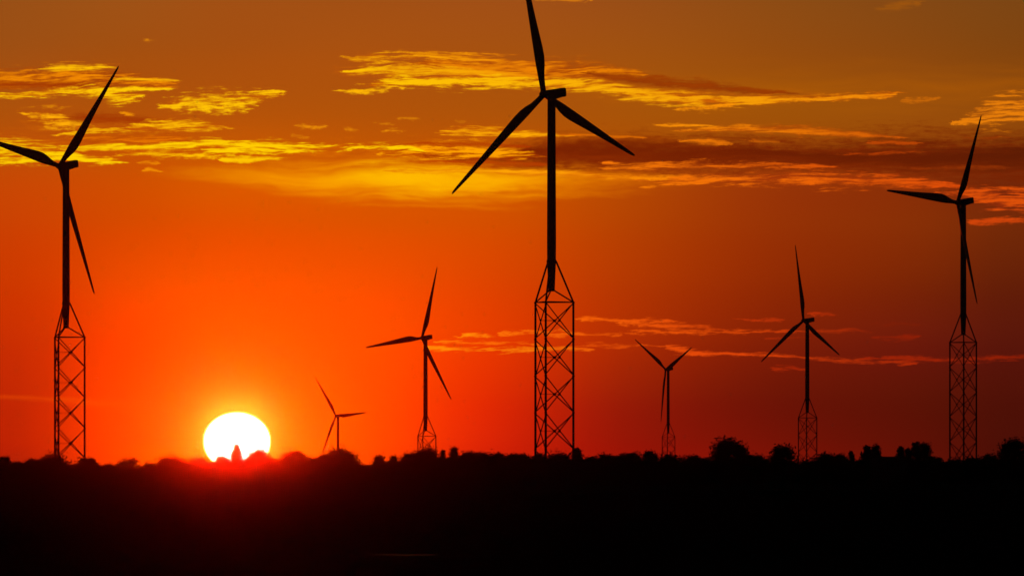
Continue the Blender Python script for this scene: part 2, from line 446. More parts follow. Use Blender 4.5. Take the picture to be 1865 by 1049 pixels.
cloud([(110, 216, 0), (150, 216, 11), (200, 217, 12), (260, 221, 8), (340, 224, 4), (385, 226, 0)], (162, 56, 5), (150, 48, 5), warp=8, fine=8, edge=0.5, soft=0.7, alpha=0.92)
cloud([(92, 248, 0), (120, 245, 5), (180, 240, 5), (250, 235, 8), (300, 230, 12), (370, 231, 9), (410, 234, 4), (432, 235, 0)],
      (255, 196, 14), (214, 104, 4), warp=6, fine=9, edge=0.6, soft=0.55, puff=0.3, mid=0.44, contrast=0.22)
cloud([(212, 207, 0), (228, 208, 4), (255, 211, 0)], (240, 150, 14), warp=4, fine=7, edge=0.4, soft=0.8, puff=0.5)
cloud([(120, 257, 0), (160, 256, 8), (250, 256, 9), (320, 254, 6), (350, 253, 0)], (226, 118, 4), (186, 72, 2), warp=7, fine=7, edge=0.5, soft=0.6, mid=0.5)
cloud([(-420, 274, 16), (-100, 278, 18), (0, 280, 20), (60, 282, 18), (110, 284, 14), (150, 290, 8), (205, 296, 4), (240, 298, 0)],
      (255, 216, 8), (226, 122, 2), warp=8, fine=8, edge=0.6, soft=0.5, mid=0.36, contrast=0.2)
cloud([(105, 275, 0), (150, 273, 7), (250, 271, 6), (330, 268, 9), (390, 264, 10), (425, 261, 0)], (255, 216, 8), (230, 126, 2), warp=6, fine=7, edge=0.6, soft=0.5, mid=0.38)
cloud([(165, 291, 0), (200, 287, 5), (240, 280, 5), (300, 282, 6), (340, 285, 4), (380, 286, 4), (408, 285, 0)], (255, 200, 6), (226, 120, 2), warp=6, fine=8, edge=0.6, soft=0.6, puff=0.3, mid=0.4)
cloud([(355, 270, 0), (400, 276, 9), (450, 272, 13), (510, 270, 13), (550, 269, 8), (620, 269, 5), (700, 270, 6), (780, 276, 0)],
      (255, 214, 6), (224, 112, 0), warp=7, fine=9, edge=0.7, soft=0.5, puff=0.2, mid=0.42, contrast=0.2)
cloud([(395, 293, 0), (430, 292, 5), (480, 290, 4), (532, 288, 0)], (255, 206, 6), warp=4, fine=4, edge=0.4, soft=0.7)
cloud([(240, 297, 0), (262, 297, 3), (295, 295, 0)], (236, 142, 8), warp=4, fine=6, edge=0.4, soft=0.8)
cloud([(255, 312, 0), (272, 311, 4), (294, 313, 0)], (240, 148, 8), warp=4, fine=8, edge=0.4, soft=0.8, puff=0.4)
# flecks in the clear patch
for x, y, w, h, a in [(567, 231, 26, 4, .9), (635, 236, 12, 4, .6), (714, 239, 24, 3.4, .9), (745, 217, 26, 3, .5), (545, 249, 16, 3, .5), (272, 75, 8, 3, .6), (700, 226, 10, 2.6, .5), (842, 222, 12, 3, .5)]:
    cloud([(x - w, y, 0), (x - w * .4, y, h), (x + w * .4, y, h), (x + w, y, 0)], (236, 150, 20), warp=4, fine=6, edge=0.4, soft=0.9, puff=0.8, alpha=a)
# right edge
cloud([(1715, 228, 0), (1760, 222, 7), (1800, 208, 20), (1865, 205, 24), (1960, 200, 26), (2200, 196, 20), (2400, 190, 0)],
      (232, 132, 26), (166, 82, 10), warp=10, fine=9, edge=1.0, soft=0.5, mid=0.5, contrast=0.2, hi=(0.2, 0.0))
cloud([(1690, 352, 0), (1750, 355, 7), (1800, 362, 15), (1865, 366, 18), (1960, 368, 20), (2200, 366, 0)],
      (222, 84, 24), (146, 44, 10), warp=9, fine=8, edge=1.1, soft=0.5, mid=0.5, contrast=0.2)
cloud([(1755, 408, 0), (1790, 405, 5), (1840, 403, 5), (1900, 400, 5), (2000, 400, 0)], (206, 70, 24), warp=7, fine=6, edge=0.8, soft=0.6)
cloud([(1640, 306, 0), (1700, 308, 4), (1780, 307, 4), (1850, 306, 0)], (150, 54, 14), warp=6, fine=6, edge=0.7, soft=0.8, alpha=0.7)
# low thin streaks
for pts, b, br, a in [
    ([(1040, 582, 0), (1075, 581, 4), (1120, 583, 3), (1170, 586, 0)], (246, 104, 20), (230, 84, 20), 1),
    ([(1110, 592, 0), (1165, 587, 4), (1200, 585, 3), (1250, 586, 0)], (240, 96, 22), (226, 78, 22), 1),
    ([(1140, 597, 0), (1190, 593, 4), (1240, 594, 6), (1290, 598, 5), (1340, 604, 0)], (236, 90, 22), (206, 64, 20), 1),
    ([(1125, 606, 0), (1200, 604, 4), (1300, 604, 4), (1400, 603, 3), (1480, 602, 0)], (240, 92, 20), (196, 56, 18), 1),
    ([(1380, 605, 0), (1450, 603, 3), (1520, 602, 4), (1600, 606, 0)], (196, 58, 18), (150, 36, 14), .85),
    ([(825, 612, 0), (848, 610, 4), (875, 610, 4), (896, 612, 0)], (255, 150, 20), (255, 138, 20), 1),
    ([(775, 622, 0), (810, 621, 3), (870, 623, 3), (940, 625, 3), (990, 626, 0)], (255, 128, 16), (248, 104, 18), 1),
    ([(765, 631, 0), (795, 633, 4), (880, 637, 4), (960, 636, 4), (1040, 634, 4), (1090, 635, 0)], (255, 150, 20), (240, 100, 20), 1),
    ([(1040, 634, 0), (1080, 629, 5), (1130, 630, 5), (1170, 629, 3), (1235, 631, 0)], (238, 92, 20), (220, 74, 20), 1),
    ([(895, 612, 0), (940, 606, 4), (990, 603, 4), (1040, 600, 0)], (252, 118, 18), (238, 96, 20), 1),
    ([(985, 612, 0), (1040, 608, 4), (1100, 607, 3), (1165, 606, 0)], (246, 104, 20), (228, 84, 20), 1),
    ([(1205, 627, 0), (1230, 634, 7), (1260, 642, 6), (1290, 645, 0)], (232, 82, 24), (224, 74, 22), .95),
    ([(1235, 645, 0), (1300, 645, 4), (1370, 645, 4), (1430, 648, 3), (1470, 650, 0)], (230, 78, 22), (206, 60, 20), 1),
    ([(1440, 650, 0), (1500, 653, 4), (1560, 658, 5), (1620, 660, 4), (1690, 660, 0)], (210, 62, 20), (160, 38, 16), 1),
    ([(1560, 655, 0), (1640, 653, 4), (1740, 656, 4), (1800, 652, 5), (1880, 652, 4), (2000, 650, 0)], (164, 38, 16), (130, 28, 14), .95),
    ([(1395, 672, 0), (1420, 671, 4), (1455, 671, 3), (1475, 672, 0)], (176, 44, 16), (170, 40, 16), .8),
    ([(1590, 618, 0), (1630, 615, 5), (1660, 614, 4), (1690, 614, 0)], (150, 34, 14), (144, 32, 14), .8),
    ([(1325, 582, 0), (1390, 583, 2.6), (1445, 584, 0)], (196, 56, 20), (176, 48, 18), .9),
    ([(1470, 576, 0), (1490, 574, 3), (1535, 575, 0)], (190, 52, 18), (166, 42, 16), .9),
    ([(1380, 617, 0), (1425, 616, 3), (1490, 616, 0)], (176, 46, 16), (150, 36, 14), .7),
    ([(1570, 592, 0), (1620, 590, 3), (1680, 590, 0)], (132, 32, 14), (124, 30, 14), .6),
]:
    cloud(pts, b, warp=5, fine=8, edge=0.9, soft=0.8, gap=0.03, bright_r=br, alpha=a, puff=0.35)
cloud([(-300, 720, 6), (0, 722, 6), (100, 726, 6), (200, 734, 8), (300, 741, 9), (380, 744, 6), (430, 746, 0)],
      (236, 62, 8), warp=6, fine=2, edge=0.4, soft=0.9, alpha=0.3, bright_r=(255, 116, 0), streak=STREAK2)
# top wisps
cloud([(965, 1, 0), (1000, 0, 5), (1050, 1, 5), (1080, 3, 0)], (222, 130, 24), warp=4, fine=6, edge=0.6, soft=0.8, alpha=0.8)
cloud([(1590, 22, 0), (1620, 17, 8), (1650, 12, 8), (1690, 4, 0)], (168, 94, 26), warp=6, fine=8, edge=0.6, soft=1.0, alpha=0.6, puff=0.6)

# clouds go on beyond the bearings and heights described above
out_m = M('MAXIMUM', MR(M('ABSOLUTE', M('SUBTRACT', U, AZ0)), 1100, 1700), MR(V, -80, -500))
far_n = NOISE(U, V, 900, 70, 5, 0.6, 0.4, seed=9.1)
far_m = M('MULTIPLY', MR(far_n, 0.5, 0.68, 0.0, 0.8), M('MULTIPLY', out_m, MR(V, -4000, -300)))
far_m = M('MULTIPLY', far_m, MR(V, 760, 420))
lift = MIX(1.0, sky, (1.5, 1.35, 1.0, 1.0), 'MULTIPLY')
sky = MIX(far_m, sky, lift)

bg = nd('ShaderNodeBackground')
L.new(sky, bg.inputs['Color'])
bg.inputs['Strength'].default_value = 1.0
# a trace of clear-air daylight from the physical sky model
ns = nd('ShaderNodeTexSky')
ns.sky_type = 'NISHITA'
ns.sun_disc = False
ns.sun_elevation = sun_el
ns.sun_rotation = sun_az
ns.dust_density = 6.0
bg2 = nd('ShaderNodeBackground')
L.new(ns.outputs[0], bg2.inputs['Color'])
bg2.inputs['Strength'].default_value = 0.003
ad = nd('ShaderNodeAddShader')
L.new(bg.outputs[0], ad.inputs[0])
L.new(bg2.outputs[0], ad.inputs[1])
wo = nd('ShaderNodeOutputWorld')
L.new(ad.outputs[0], wo.inputs['Surface'])
world.cycles.sampling_method = 'NONE'


# ------------------------------------------------------------------ materials
def material(name, color, rough=0.6, metal=0.0, noise_scale=None, noise_amt=0.35, bump=0.0, spec=0.3):
    m = bpy.data.materials.new(name)
    m.use_nodes = True
    t = m.node_tree
    b = t.nodes['Principled BSDF']
    b.inputs['Base Color'].default_value = (*color, 1)
    b.inputs['Roughness'].default_value = rough
    b.inputs['Metallic'].default_value = metal
    b.inputs['Specular IOR Level'].default_value = spec
    if noise_scale:
        tcn = t.nodes.new('ShaderNodeTexCoord')
        n = t.nodes.new('ShaderNodeTexNoise')
        n.inputs['Scale'].default_value = noise_scale
        n.inputs['Detail'].default_value = 5
        t.links.new(tcn.outputs['Object'], n.inputs['Vector'])
        r = t.nodes.new('ShaderNodeValToRGB')
        r.color_ramp.elements[0].position = 0.3
        r.color_ramp.elements[1].position = 0.7
        r.color_ramp.elements[0].color = (*[c * (1 - noise_amt) for c in color], 1)
        r.color_ramp.elements[1].color = (*[c * (1 + noise_amt) for c in color], 1)
        t.links.new(n.outputs[0], r.inputs[0])
        t.links.new(r.outputs[0], b.inputs['Base Color'])
        if bump:
            bp = t.nodes.new('ShaderNodeBump')
            bp.inputs['Strength'].default_value = bump
            t.links.new(n.outputs[0], bp.inputs['Height'])
            t.links.new(bp.outputs[0], b.inputs['Normal'])
    return m


MAT_PAINT = material("turbine_paint", (0.15, 0.15, 0.145), 0.5, 0.0, 0.15, 0.12)
MAT_STEEL = material("galvanised_steel", (0.10, 0.10, 0.10), 0.6, 0.3, 0.6, 0.2)
MAT_BLADE = material("blade_gelcoat", (0.15, 0.15, 0.15), 0.45, 0.0, 0.1, 0.1)
MAT_LEAF = [material("leaf_dark", (0.030, 0.045, 0.016), 0.75, 0, 0.5, 0.4, spec=0.1),
            material("leaf_mid", (0.040, 0.055, 0.018), 0.75, 0, 0.5, 0.4, spec=0.1),
            material("leaf_needle", (0.022, 0.036, 0.018), 0.8, 0, 0.5, 0.4, spec=0.1)]
MAT_BARK = material("bark", (0.05, 0.038, 0.028), 0.9, 0, 2.0, 0.4, 0.4, spec=0.1)
MAT_SOIL = material("field_soil", (0.020, 0.017, 0.012), 0.95, 0, 0.02, 0.5, 0.0, spec=0.0)
MAT_WALL = material("barn_boards", (0.07, 0.05, 0.04), 0.9, 0, 1.5, 0.3, spec=0.1)
MAT_TILE = material("barn_roof_tile", (0.09, 0.05, 0.04), 0.85, 0, 1.0, 0.3, spec=0.1)
MAT_WOOD = material("barn_door_wood", (0.08, 0.06, 0.045), 0.85, 0, 1.0, 0.3, spec=0.1)
MAT_GLASS = material("barn_window_glass", (0.02, 0.02, 0.025), 0.1, 0.0, spec=0.5)
MAT_WATER = material("ditch_mud", (0.02, 0.018, 0.014), 0.32, 0.0, spec=0.3)


# ------------------------------------------------------------------ object helpers
def link(o, parent=None):
    COL.objects.link(o)
    if parent is not None:
        o.parent = parent
    return o


def mesh_from(name, verts, faces, mat=None, smooth=False):
    me = bpy.data.meshes.new(name)
    me.from_pydata([tuple(v) for v in verts], [], faces)
    me.update()
    if mat:
        me.materials.append(mat)
    if smooth:
        for p in me.polygons:
            p.use_smooth = True
    return me


def tag(o, label=None, cat=None, group=None, kind=None):
    if label:
        o['label'] = label
    if cat:
        o['category'] = cat
    if group:
        o['group'] = group
    if kind:
        o['kind'] = kind
    return o


def tube_geo(verts, faces, p0, p1, r0, r1, n=8, cap=True):
    p0, p1 = Vector(p0), Vector(p1)
    d = (p1 - p0)
    if d.length < 1e-6:
        return
    z = d.normalized()
    x = z.orthogonal().normalized()
    y = z.cross(x)
    b = len(verts)
    for p, r in ((p0, r0), (p1, r1)):
        for i in range(n):
            a = 2 * math.pi * i / n
            verts.append(p + (x * math.cos(a) + y * math.sin(a)) * r)
    for i in range(n):
        j = (i + 1) % n
        faces.append((b + i, b + j, b + n + j, b + n + i))
    if cap:
        faces.append(tuple(b + i for i in reversed(range(n))))
        faces.append(tuple(b + n + i for i in range(n)))


def lathe_geo(verts, faces, prof, n=24):
    """rings (z, r) from bottom to top"""
    b = len(verts)
    for z, r in prof:
        for i in range(n):
            a = 2 * math.pi * i / n
            verts.append(Vector((math.cos(a) * r, math.sin(a) * r, z)))
    for k in range(len(prof) - 1):
        for i in range(n):
            j = (i + 1) % n
            faces.append((b + k * n + i, b + k * n + j, b + (k + 1) * n + j, b + (k + 1) * n + i))
    faces.append(tuple(b + i for i in reversed(range(n))))
    faces.append(tuple(b + (len(prof) - 1) * n + i for i in range(n)))


# ------------------------------------------------------------------ terrain
BASES = []   # (x, y, z) of the turbine feet, filled below; the ground passes under them
PANEL = 9.65
N_PAN = 5
LEG_STUB = 2.0
TOP = PANEL * N_PAN + LEG_STUB     # height of the lattice's top ring above the foot
HUB_UP = 54.5                      # hub above the top ring
RB = 5.95                          # radius of the three legs

#        name, hub grid x, y, units per metre, yaw, tilt, phase, cone, leg angle, label
TURB = [
    ('center', 1004.5, 172.0, 6.94, 49.07, -2.7, 96.11, 4.91, 105,
     "biggest dark wind turbine, its lattice base tallest of all, one blade reaching above the picture"),
    ('left', 120.3, 302.2, 5.72, 46.47, -4.27, 45.83, -2.14, 110,
     "tall dark turbine left of the sun, one blade cut off by the picture edge"),
    ('right', 1754.5, 368.4, 4.68, 59.0, -4.49, 51.44, 6.16, 92,
     "tall dark wind turbine with full lattice base, farthest from the sun, in the darkest sky"),
    ('midleft', 775.0, 615.2, 3.28, 45.34, -2.25, 66.49, 4.44, 104,
     "mid-sized dark turbine left of the biggest one, only its lattice cap above the treetops"),
    ('r2', 1470.3, 583.6, 3.25, 55.51, -1.32, 92.34, 4.79, 96,
     "mid-sized dark turbine with one blade pointing straight up, beside the dome-shaped tree"),
    ('r1', 1217.0, 672.4, 2.257, 52.52, -2.56, 144.21, 4.43, 97,
     "small dark turbine right of the biggest one, two blades raised in a V"),
    ('small', 615.6, 756.8, 1.986, 44.82, -2.1, 123.85, 3.06, 100,
     "smallest dark turbine, right beside the sun, rising behind a round tree without visible lattice"),
]
TD = []
for name, hx, hy, s, *_ in TURB:
    sc = 0.5 if name == 'small' else 1.0       # the one beside the sun is a smaller machine
    D = sc / (K * s)
    hub = at(hx, hy, D)
    TD.append(sc)
    BASES.append((hub.x, D, hub.z - (HUB_UP + TOP) * sc))


def smooth(a, b, x):
    t = max(0.0, min(1.0, (x - a) / (b - a)))
    return t * t * (3 - 2 * t)


def ground_z(x, y):
    base = 0.0 - 26.0 * smooth(2600, 5200, y) - 12 * smooth(5200, 9000, y)
    num = den = 0.0
    for bx, by, bz in BASES:
        bb = -26.0 * smooth(2600, 5200, by) - 12 * smooth(5200, 9000, by)
        s = 90 + 0.035 * by
        w = math.exp(-(((x - bx) / s) ** 2 + ((y - by) / (s * 2.2)) ** 2))
        num += w * (bz - bb)
        den += w
    z = base + num / max(1.0, den)
    near = smooth(300, 900, y)
    z += 0.25 * mnoise.noise(Vector((x * 0.01, y * 0.006, 0.3))) * near
    return z


ys = [-300 + 60 * i for i in range(24)] + [1140 + 40 * i for i in range(60)]
y = 3540
while y < 7300:
    ys.append(y)
    y += 110
ys.append(7400)
xs = []
x = -2600
while x <= 2600:
    xs.append(x)
    x += 34 if abs(x) < 460 else 110
gv, gf = [], []
for yy in ys:
    for xx in xs:
        gv.append((xx, yy, ground_z(xx, yy)))
nx = len(xs)
GROUND_MIN = min(p[2] for p in gv)
for j in range(len(ys) - 1):
    for i in range(nx - 1):
        a = j * nx + i
        gf.append((a, a + 1, a + nx + 1, a + nx))
ground = link(bpy.data.objects.new("ground", mesh_from("ground", gv, gf, MAT_SOIL, True)))
tag(ground, "dark flat field stretching from the viewer to the black treeline", kind='structure')

# field furrows and a drainage ditch with a strip of water across the field
wv, wf = [], []
for i in range(31):
    t = i / 30
    px = 672 + 125 * t
    half = 0.85 * (math.sin(math.pi * t) ** 0.5 + 0.06) * (0.8 + 0.4 * random.random())
    D = 520 - 3 * t + 0.8 * math.sin(t * 9)
    p = at(px, 0, D)
    for dy in (-half, half):
        wv.append((p.x, D + dy, ground_z(p.x, D + dy) + 0.03))
for i in range(30):
    wf.append((2 * i, 2 * i + 2, 2 * i + 3, 2 * i + 1))
tag(link(bpy.data.objects.new("ditch_water", mesh_from("ditch_water", wv, wf, MAT_WATER))),
    "thin faint strip of standing water in the black field", kind='structure')


# ------------------------------------------------------------------ wind turbine meshes (shared)
def build_tube():
    v, f = [], []
    H = HUB_UP - 1.3
    prof = [(3.0, 0.82), (3.25, 0.86), (10.3, 1.16)]
    for i in range(1, 9):
        t = i / 8
        prof.append((10.7 + (H - 10.7) * t, 1.22 - 0.16 * t))
    lathe_geo(v, f, [(10.7 - 7.7 * (1 - a[0] / 10.7) if False else a[0], a[1]) for a in prof], 20)
    return mesh_from("tower_tube", v, f, MAT_PAINT, True)


def build_collar(z, r, h):
    v, f = [], []
    lathe_geo(v, f, [(z - h, r * 0.97), (z - h * 0.8, r), (z + h * 0.8, r), (z + h, r * 0.97)], 20)
    return mesh_from("collar", v, f, MAT_STEEL, False)


def build_leg():
    v, f = [], []
    tube_geo(v, f, (0, 0, 0), (0, 0, TOP + 0.15), 0.31, 0.29, 10)
    for k in range(N_PAN + 1):
        z = LEG_STUB + k * PANEL
        tube_geo(v, f, (0, 0, z - 0.22), (0, 0, z + 0.12), 0.38, 0.38, 10)
    tube_geo(v, f, (0, 0, -0.6), (0, 0, 0.5), 0.9, 0.8, 10)
    return mesh_from("leg", v, f, MAT_STEEL)


def build_rod(name, length, r, n=6):
    v, f = [], []
    tube_geo(v, f, (0, 0, 0), (0, 0, length), r, r, n)
    return mesh_from(name, v, f, MAT_STEEL)


def build_plate():
    v, f = [], []
    t = 0.05
    for s in (-t, t):
        for x_, z_ in ((-.42, 0), (-.2, -.36), (.2, -.36), (.42, 0), (.2, .36), (-.2, .36)):
            v.append((x_, s, z_))
    f.append(tuple(range(5, -1, -1)))
    f.append(tuple(range(6, 12)))
    for i in range(6):
        j = (i + 1) % 6
        f.append((i, j, 6 + j, 6 + i))
    return mesh_from("gusset_plate", v, f, MAT_STEEL)


def build_nacelle():
    # y: -1.55 front .. 4.4 rear, x half width, z bottom/top
    secs = [(-1.75, 0.62, -0.75, 0.65), (-1.5, 0.95, -1.15, 0.85), (-0.6, 1.05, -1.32, 0.98), (0.8, 1.08, -1.30, 1.05),
            (2.0, 1.08, -1.10, 1.12), (3.0, 1.06, -0.92, 1.2), (4.1, 1.02, -0.86, 1.28), (4.3, 0.96, -0.80, 1.2)]
    v, f = [], []
    n = 12
    for (yy, hw, zb, zt) in secs:
        ring = []
        c = 0.28
        cz = (zb + zt) / 2
        hh = (zt - zb) / 2
        for sx_, sz_, order in ((1, -1, 0), (1, 1, 1), (-1, 1, 2), (-1, -1, 3)):
            a = [(sx_ * (hw - c), cz + sz_ * hh), (sx_ * (hw - c * .3), cz + sz_ * (hh - c * .3)), (sx_ * hw, cz + sz_ * (hh - c))]
            if order in (1, 3):
                a = a[::-1]
            ring += a
        for x_, z_ in ring:
            v.append((x_, yy, z_))
    for k in range(len(secs) - 1):
        for i in range(n):
            j = (i + 1) % n
            f.append((k * n + i, k * n + j, (k + 1) * n + j, (k + 1) * n + i))
    f.append(tuple(reversed(range(n))))
    f.append(tuple((len(secs) - 1) * n + i for i in range(n)))
    me = mesh_from("nacelle", v, f, MAT_PAINT)
    bm = bmesh.new()
    bm.from_mesh(me)
    bmesh.ops.recalc_face_normals(bm, faces=bm.faces)
    bm.to_mesh(me)
    bm.free()
    return me


def build_hub():
    v, f = [], []
    prof = [(-0.75, 0.78), (-0.6, 0.95), (0.2, 1.0), (0.7, 0.9), (1.1, 0.66), (1.35, 0.36), (1.45, 0.1)]
    lathe_geo(v, f, prof, 18)
    v = [(p[0], -p[2], p[1]) for p in v]
    return mesh_from("rotor_hub", v, f, MAT_BLADE, True)


BL = 42.6


def build_blade():
    # stations along z: (frac, chord, thickness ratio, leading-edge offset, twist deg)
    st = [(0.015, 1.36, 1.0, .5, 14), (0.05, 1.36, 1.0, .5, 14), (0.09, 1.5, .8, .46, 14), (0.13, 1.95, .55, .40, 13), (0.18, 2.55, .38, .34, 11.5), (0.23, 2.86, .30, .31, 10),
          (0.29, 2.82, .26, .30, 8.5), (0.37, 2.56, .23, .31, 6.5), (0.46, 2.24, .21, .32, 4.5), (0.57, 1.88, .20, .33, 3), (0.68, 1.54, .19, .34, 2),
          (0.79, 1.22, .18, .35, 1), (0.88, .96, .17, .36, .4), (0.95, .76, .16, .38, 0), (0.985, .56, .16, .4, 0), (1.0, .24, .2, .5, 0)]
    n = 12
    v, f = [], []
    for fr, ch0, tr, le, tw in st:
        for i in range(n):
            a = 2 * math.pi * i / n
            cx = (0.5 - 0.5 * math.cos(a))         # 0 leading .. 1 trailing
            half = 0.5 * math.sin(a) * (1.0 if tr > .7 else (1.25 * (1 - cx) ** 0.55 * (0.4 + 0.6 * min(1, cx * 3 + .3)) + .12))
            ch = ch0 * (1.16 if fr > .06 else 1.08)
            x_ = (cx - le) * ch
            y_ = half * tr * ch
            t = R(tw)
            v.append((x_ * math.cos(t) - y_ * math.sin(t), x_ * math.sin(t) + y_ * math.cos(t), fr * BL))
    for k in range(len(st) - 1):
        for i in range(n):
            j = (i + 1) % n
            f.append((k * n + i, k * n + j, (k + 1) * n + j, (k + 1) * n + i))
    f.append(tuple(reversed(range(n))))
    f.append(tuple((len(st) - 1) * n + i for i in range(n)))
    me = mesh_from("blade", v, f, MAT_BLADE, True)
    bm = bmesh.new()
    bm.from_mesh(me)
    bmesh.ops.recalc_face_normals(bm, faces=bm.faces)
    bm.to_mesh(me)
    bm.free()
    return me


ME_TUBE, ME_COLLAR, ME_LEG = build_tube(), build_collar(10.7, 1.32, 0.35), build_leg()
ME_FOOT = build_collar(3.0, 1.0, 0.18)
ME_NAC, ME_HUB, ME_BLADE, ME_PLATE = build_nacelle(), build_hub(), build_blade(), build_plate()
FACE_W = RB * math.sqrt(3)
BR_LEN = math.hypot(FACE_W, PANEL - 0.5)
ME_BRACE = build_rod("brace", BR_LEN, 0.145)
ME_RING = build_rod("ring_strut", FACE_W, 0.17)
ME_PLAN = build_rod("plan_strut", FACE_W / 2, 0.06, 5)
cs_len = Vector((RB - 1.25, 0, 10.7)).length
ME_CAP = build_rod("cap_strut", cs_len, 0.25, 8)
ME_PROP = build_rod("cap_prop", Vector((RB - 0.8, 0, 3.0)).length, 0.19, 8)


def aim(o, p0, p1):
    d = (Vector(p1) - Vector(p0))
    o.location = p0
    o.rotation_euler = d.to_track_quat('Z', 'Y').to_euler()


def part(name, me, parent, loc=(0, 0, 0)):
    o = bpy.data.objects.new(name, me)
    link(o, parent)
    o.location = loc
    return o


def lattice(root, leg_angle):
    legs = []
    for k in range(3):
        a = R(leg_angle + 120 * k)
        # bearing measured with +90 pointing back towards the viewer
        p = Vector((math.cos(a) * RB, -math.sin(a) * RB, 0))
        legs.append(p)
        part("leg", ME_LEG, root, p)
    up = Vector((0, 0, 1))
    for k in range(3):
        a, b = legs[k], legs[(k + 1) % 3]
        m = (a + b) / 2
        outn = m.normalized()
        for q in range(N_PAN):
            z0, z1 = LEG_STUB + q * PANEL + 0.25, LEG_STUB + (q + 1) * PANEL - 0.25
            b1 = part("brace", ME_BRACE, root)
            aim(b1, a + up * z0 + outn * 0.13, b + up * z1 + outn * 0.13)
            b2 = part("brace", ME_BRACE, root)
            aim(b2, b + up * z0 - outn * 0.13, a + up * z1 - outn * 0.13)
            g = part("gusset_plate", ME_PLATE, b1)
            # plate lies in the face, at the crossing: work in the brace's own frame
            w = Matrix.Translation(m + up * (z0 + z1) / 2) @ Matrix.Rotation(math.atan2(outn.y, outn.x) - math.pi / 2, 4, 'Z')
            bm_ = Matrix.LocRotScale(b1.location, b1.rotation_euler, None)
            g.matrix_local = bm_.inverted() @ w
    mids = [(legs[k] + legs[(k + 1) % 3]) / 2 for k in range(3)]
    for q in range(N_PAN):
        z = LEG_STUB + (q + .5) * PANEL
        for k in range(3):
            s = part("plan_strut", ME_PLAN, root)
            aim(s, mids[k] + up * z, mids[(k + 1) % 3] + up * z)
    top = up * TOP
    for k in range(3):
        s = part("ring_strut", ME_RING, root)
        aim(s, legs[k] + top, legs[(k + 1) % 3] + top)
        r = legs[k].normalized()
        s = part("cap_strut", ME_CAP, root)
        aim(s, legs[k] + top, r * 1.25 + top + up * 10.7)
        s = part("cap_prop", ME_PROP, root)
        aim(s, legs[k] + top, r * 0.8 + top + up * 3.0)


def copy_tree(o, parent=None):
    c = o.copy()
    link(c, parent)
    for ch in list(o.children):
        copy_tree(ch, c)
    return c


def wind_turbine(rec, base):
    name, hx, hy, s, yaw, tilt, ph, cone, leg_a, label = rec
    root = bpy.data.objects.new("wind_turbine", None)
    link(root)
    root.location = base
    tag(root, label, "wind turbine", "wind turbines on lattice bases against the sunset")
    lattice(root, leg_a)
    t = part("tower_tube", ME_TUBE, root, (0, 0, TOP))
    part("collar", ME_COLLAR, t)
    part("foot_ring", ME_FOOT, t)
    rot = Matrix.Rotation(-R(yaw), 4, 'Z') @ Matrix.Rotation(-R(tilt), 4, 'X')
    nac = part("nacelle", ME_NAC, root)
    nac.matrix_local = Matrix.Translation((0, 0, TOP + HUB_UP + 0.1)) @ rot @ Matrix.Rotation(R(1.6), 4, 'X') @ Matrix.Diagonal((1.05, 1.0, 1.1, 1))
    hub = part("rotor_hub", ME_HUB, root)
    hub.matrix_local = Matrix.Translation((0, 0, TOP + HUB_UP)) @ rot @ Matrix.Translation((0, -2.65, 0))
    for i in range(3):
        b = part("blade", ME_BLADE, hub)
        b.matrix_local = Matrix.Rotation(R(90 - ph - 120 * i), 4, 'Y') @ Matrix.Rotation(R(cone), 4, 'X')
    return root


for rec, base, sc in zip(TURB, BASES, TD):
    wind_turbine(rec, base).scale = (sc, sc, sc)


# ------------------------------------------------------------------ trees
def leaf_quads(v, f, c, spread, n, size, rng, flat=1.0):
    """n small leaf sprays scattered about c; v and f gather arrays"""
    g = np.random.default_rng(rng.randrange(1 << 30))
    p = g.normal(size=(n, 3)) * np.array([spread, spread, spread * flat]) + np.array(c)
    s = (size * g.uniform(0.6, 1.35, n))[:, None]
    d = g.normal(size=(n, 3))
    d /= np.linalg.norm(d, axis=1, keepdims=True) + 1e-9
    e = g.normal(size=(n, 3))
    a = np.cross(d, e)
    a /= np.linalg.norm(a, axis=1, keepdims=True) + 1e-9
    b = np.cross(d, a)
    v.append(np.stack([p + a * s, p + b * s * 0.5, p - a * s, p - b * s * 0.5], 1).reshape(-1, 3))


def leaf_mesh(name, v, mat, extra=None):
    co = np.concatenate(v)
    n = len(co)
    me = bpy.data.meshes.new(name)
    nf = n // 4
    ve, fe = extra if extra else (np.zeros((0, 3)), np.zeros((0, 4), int))
    co = np.concatenate([co, np.array(ve).reshape(-1, 3)])
    idx = np.concatenate([np.arange(n), (np.array(fe, int).reshape(-1) + n)])
    nq = len(idx) // 4
    me.vertices.add(len(co))
    me.vertices.foreach_set('co', co.astype(np.float32).ravel())
    me.loops.add(len(idx))
    me.loops.foreach_set('vertex_index', idx.astype(np.int32))
    me.polygons.add(nq)
    me.polygons.foreach_set('loop_start', np.arange(0, nq * 4, 4, dtype=np.int32))
    me.update(calc_edges=True)
    me.materials.append(mat)
    return me


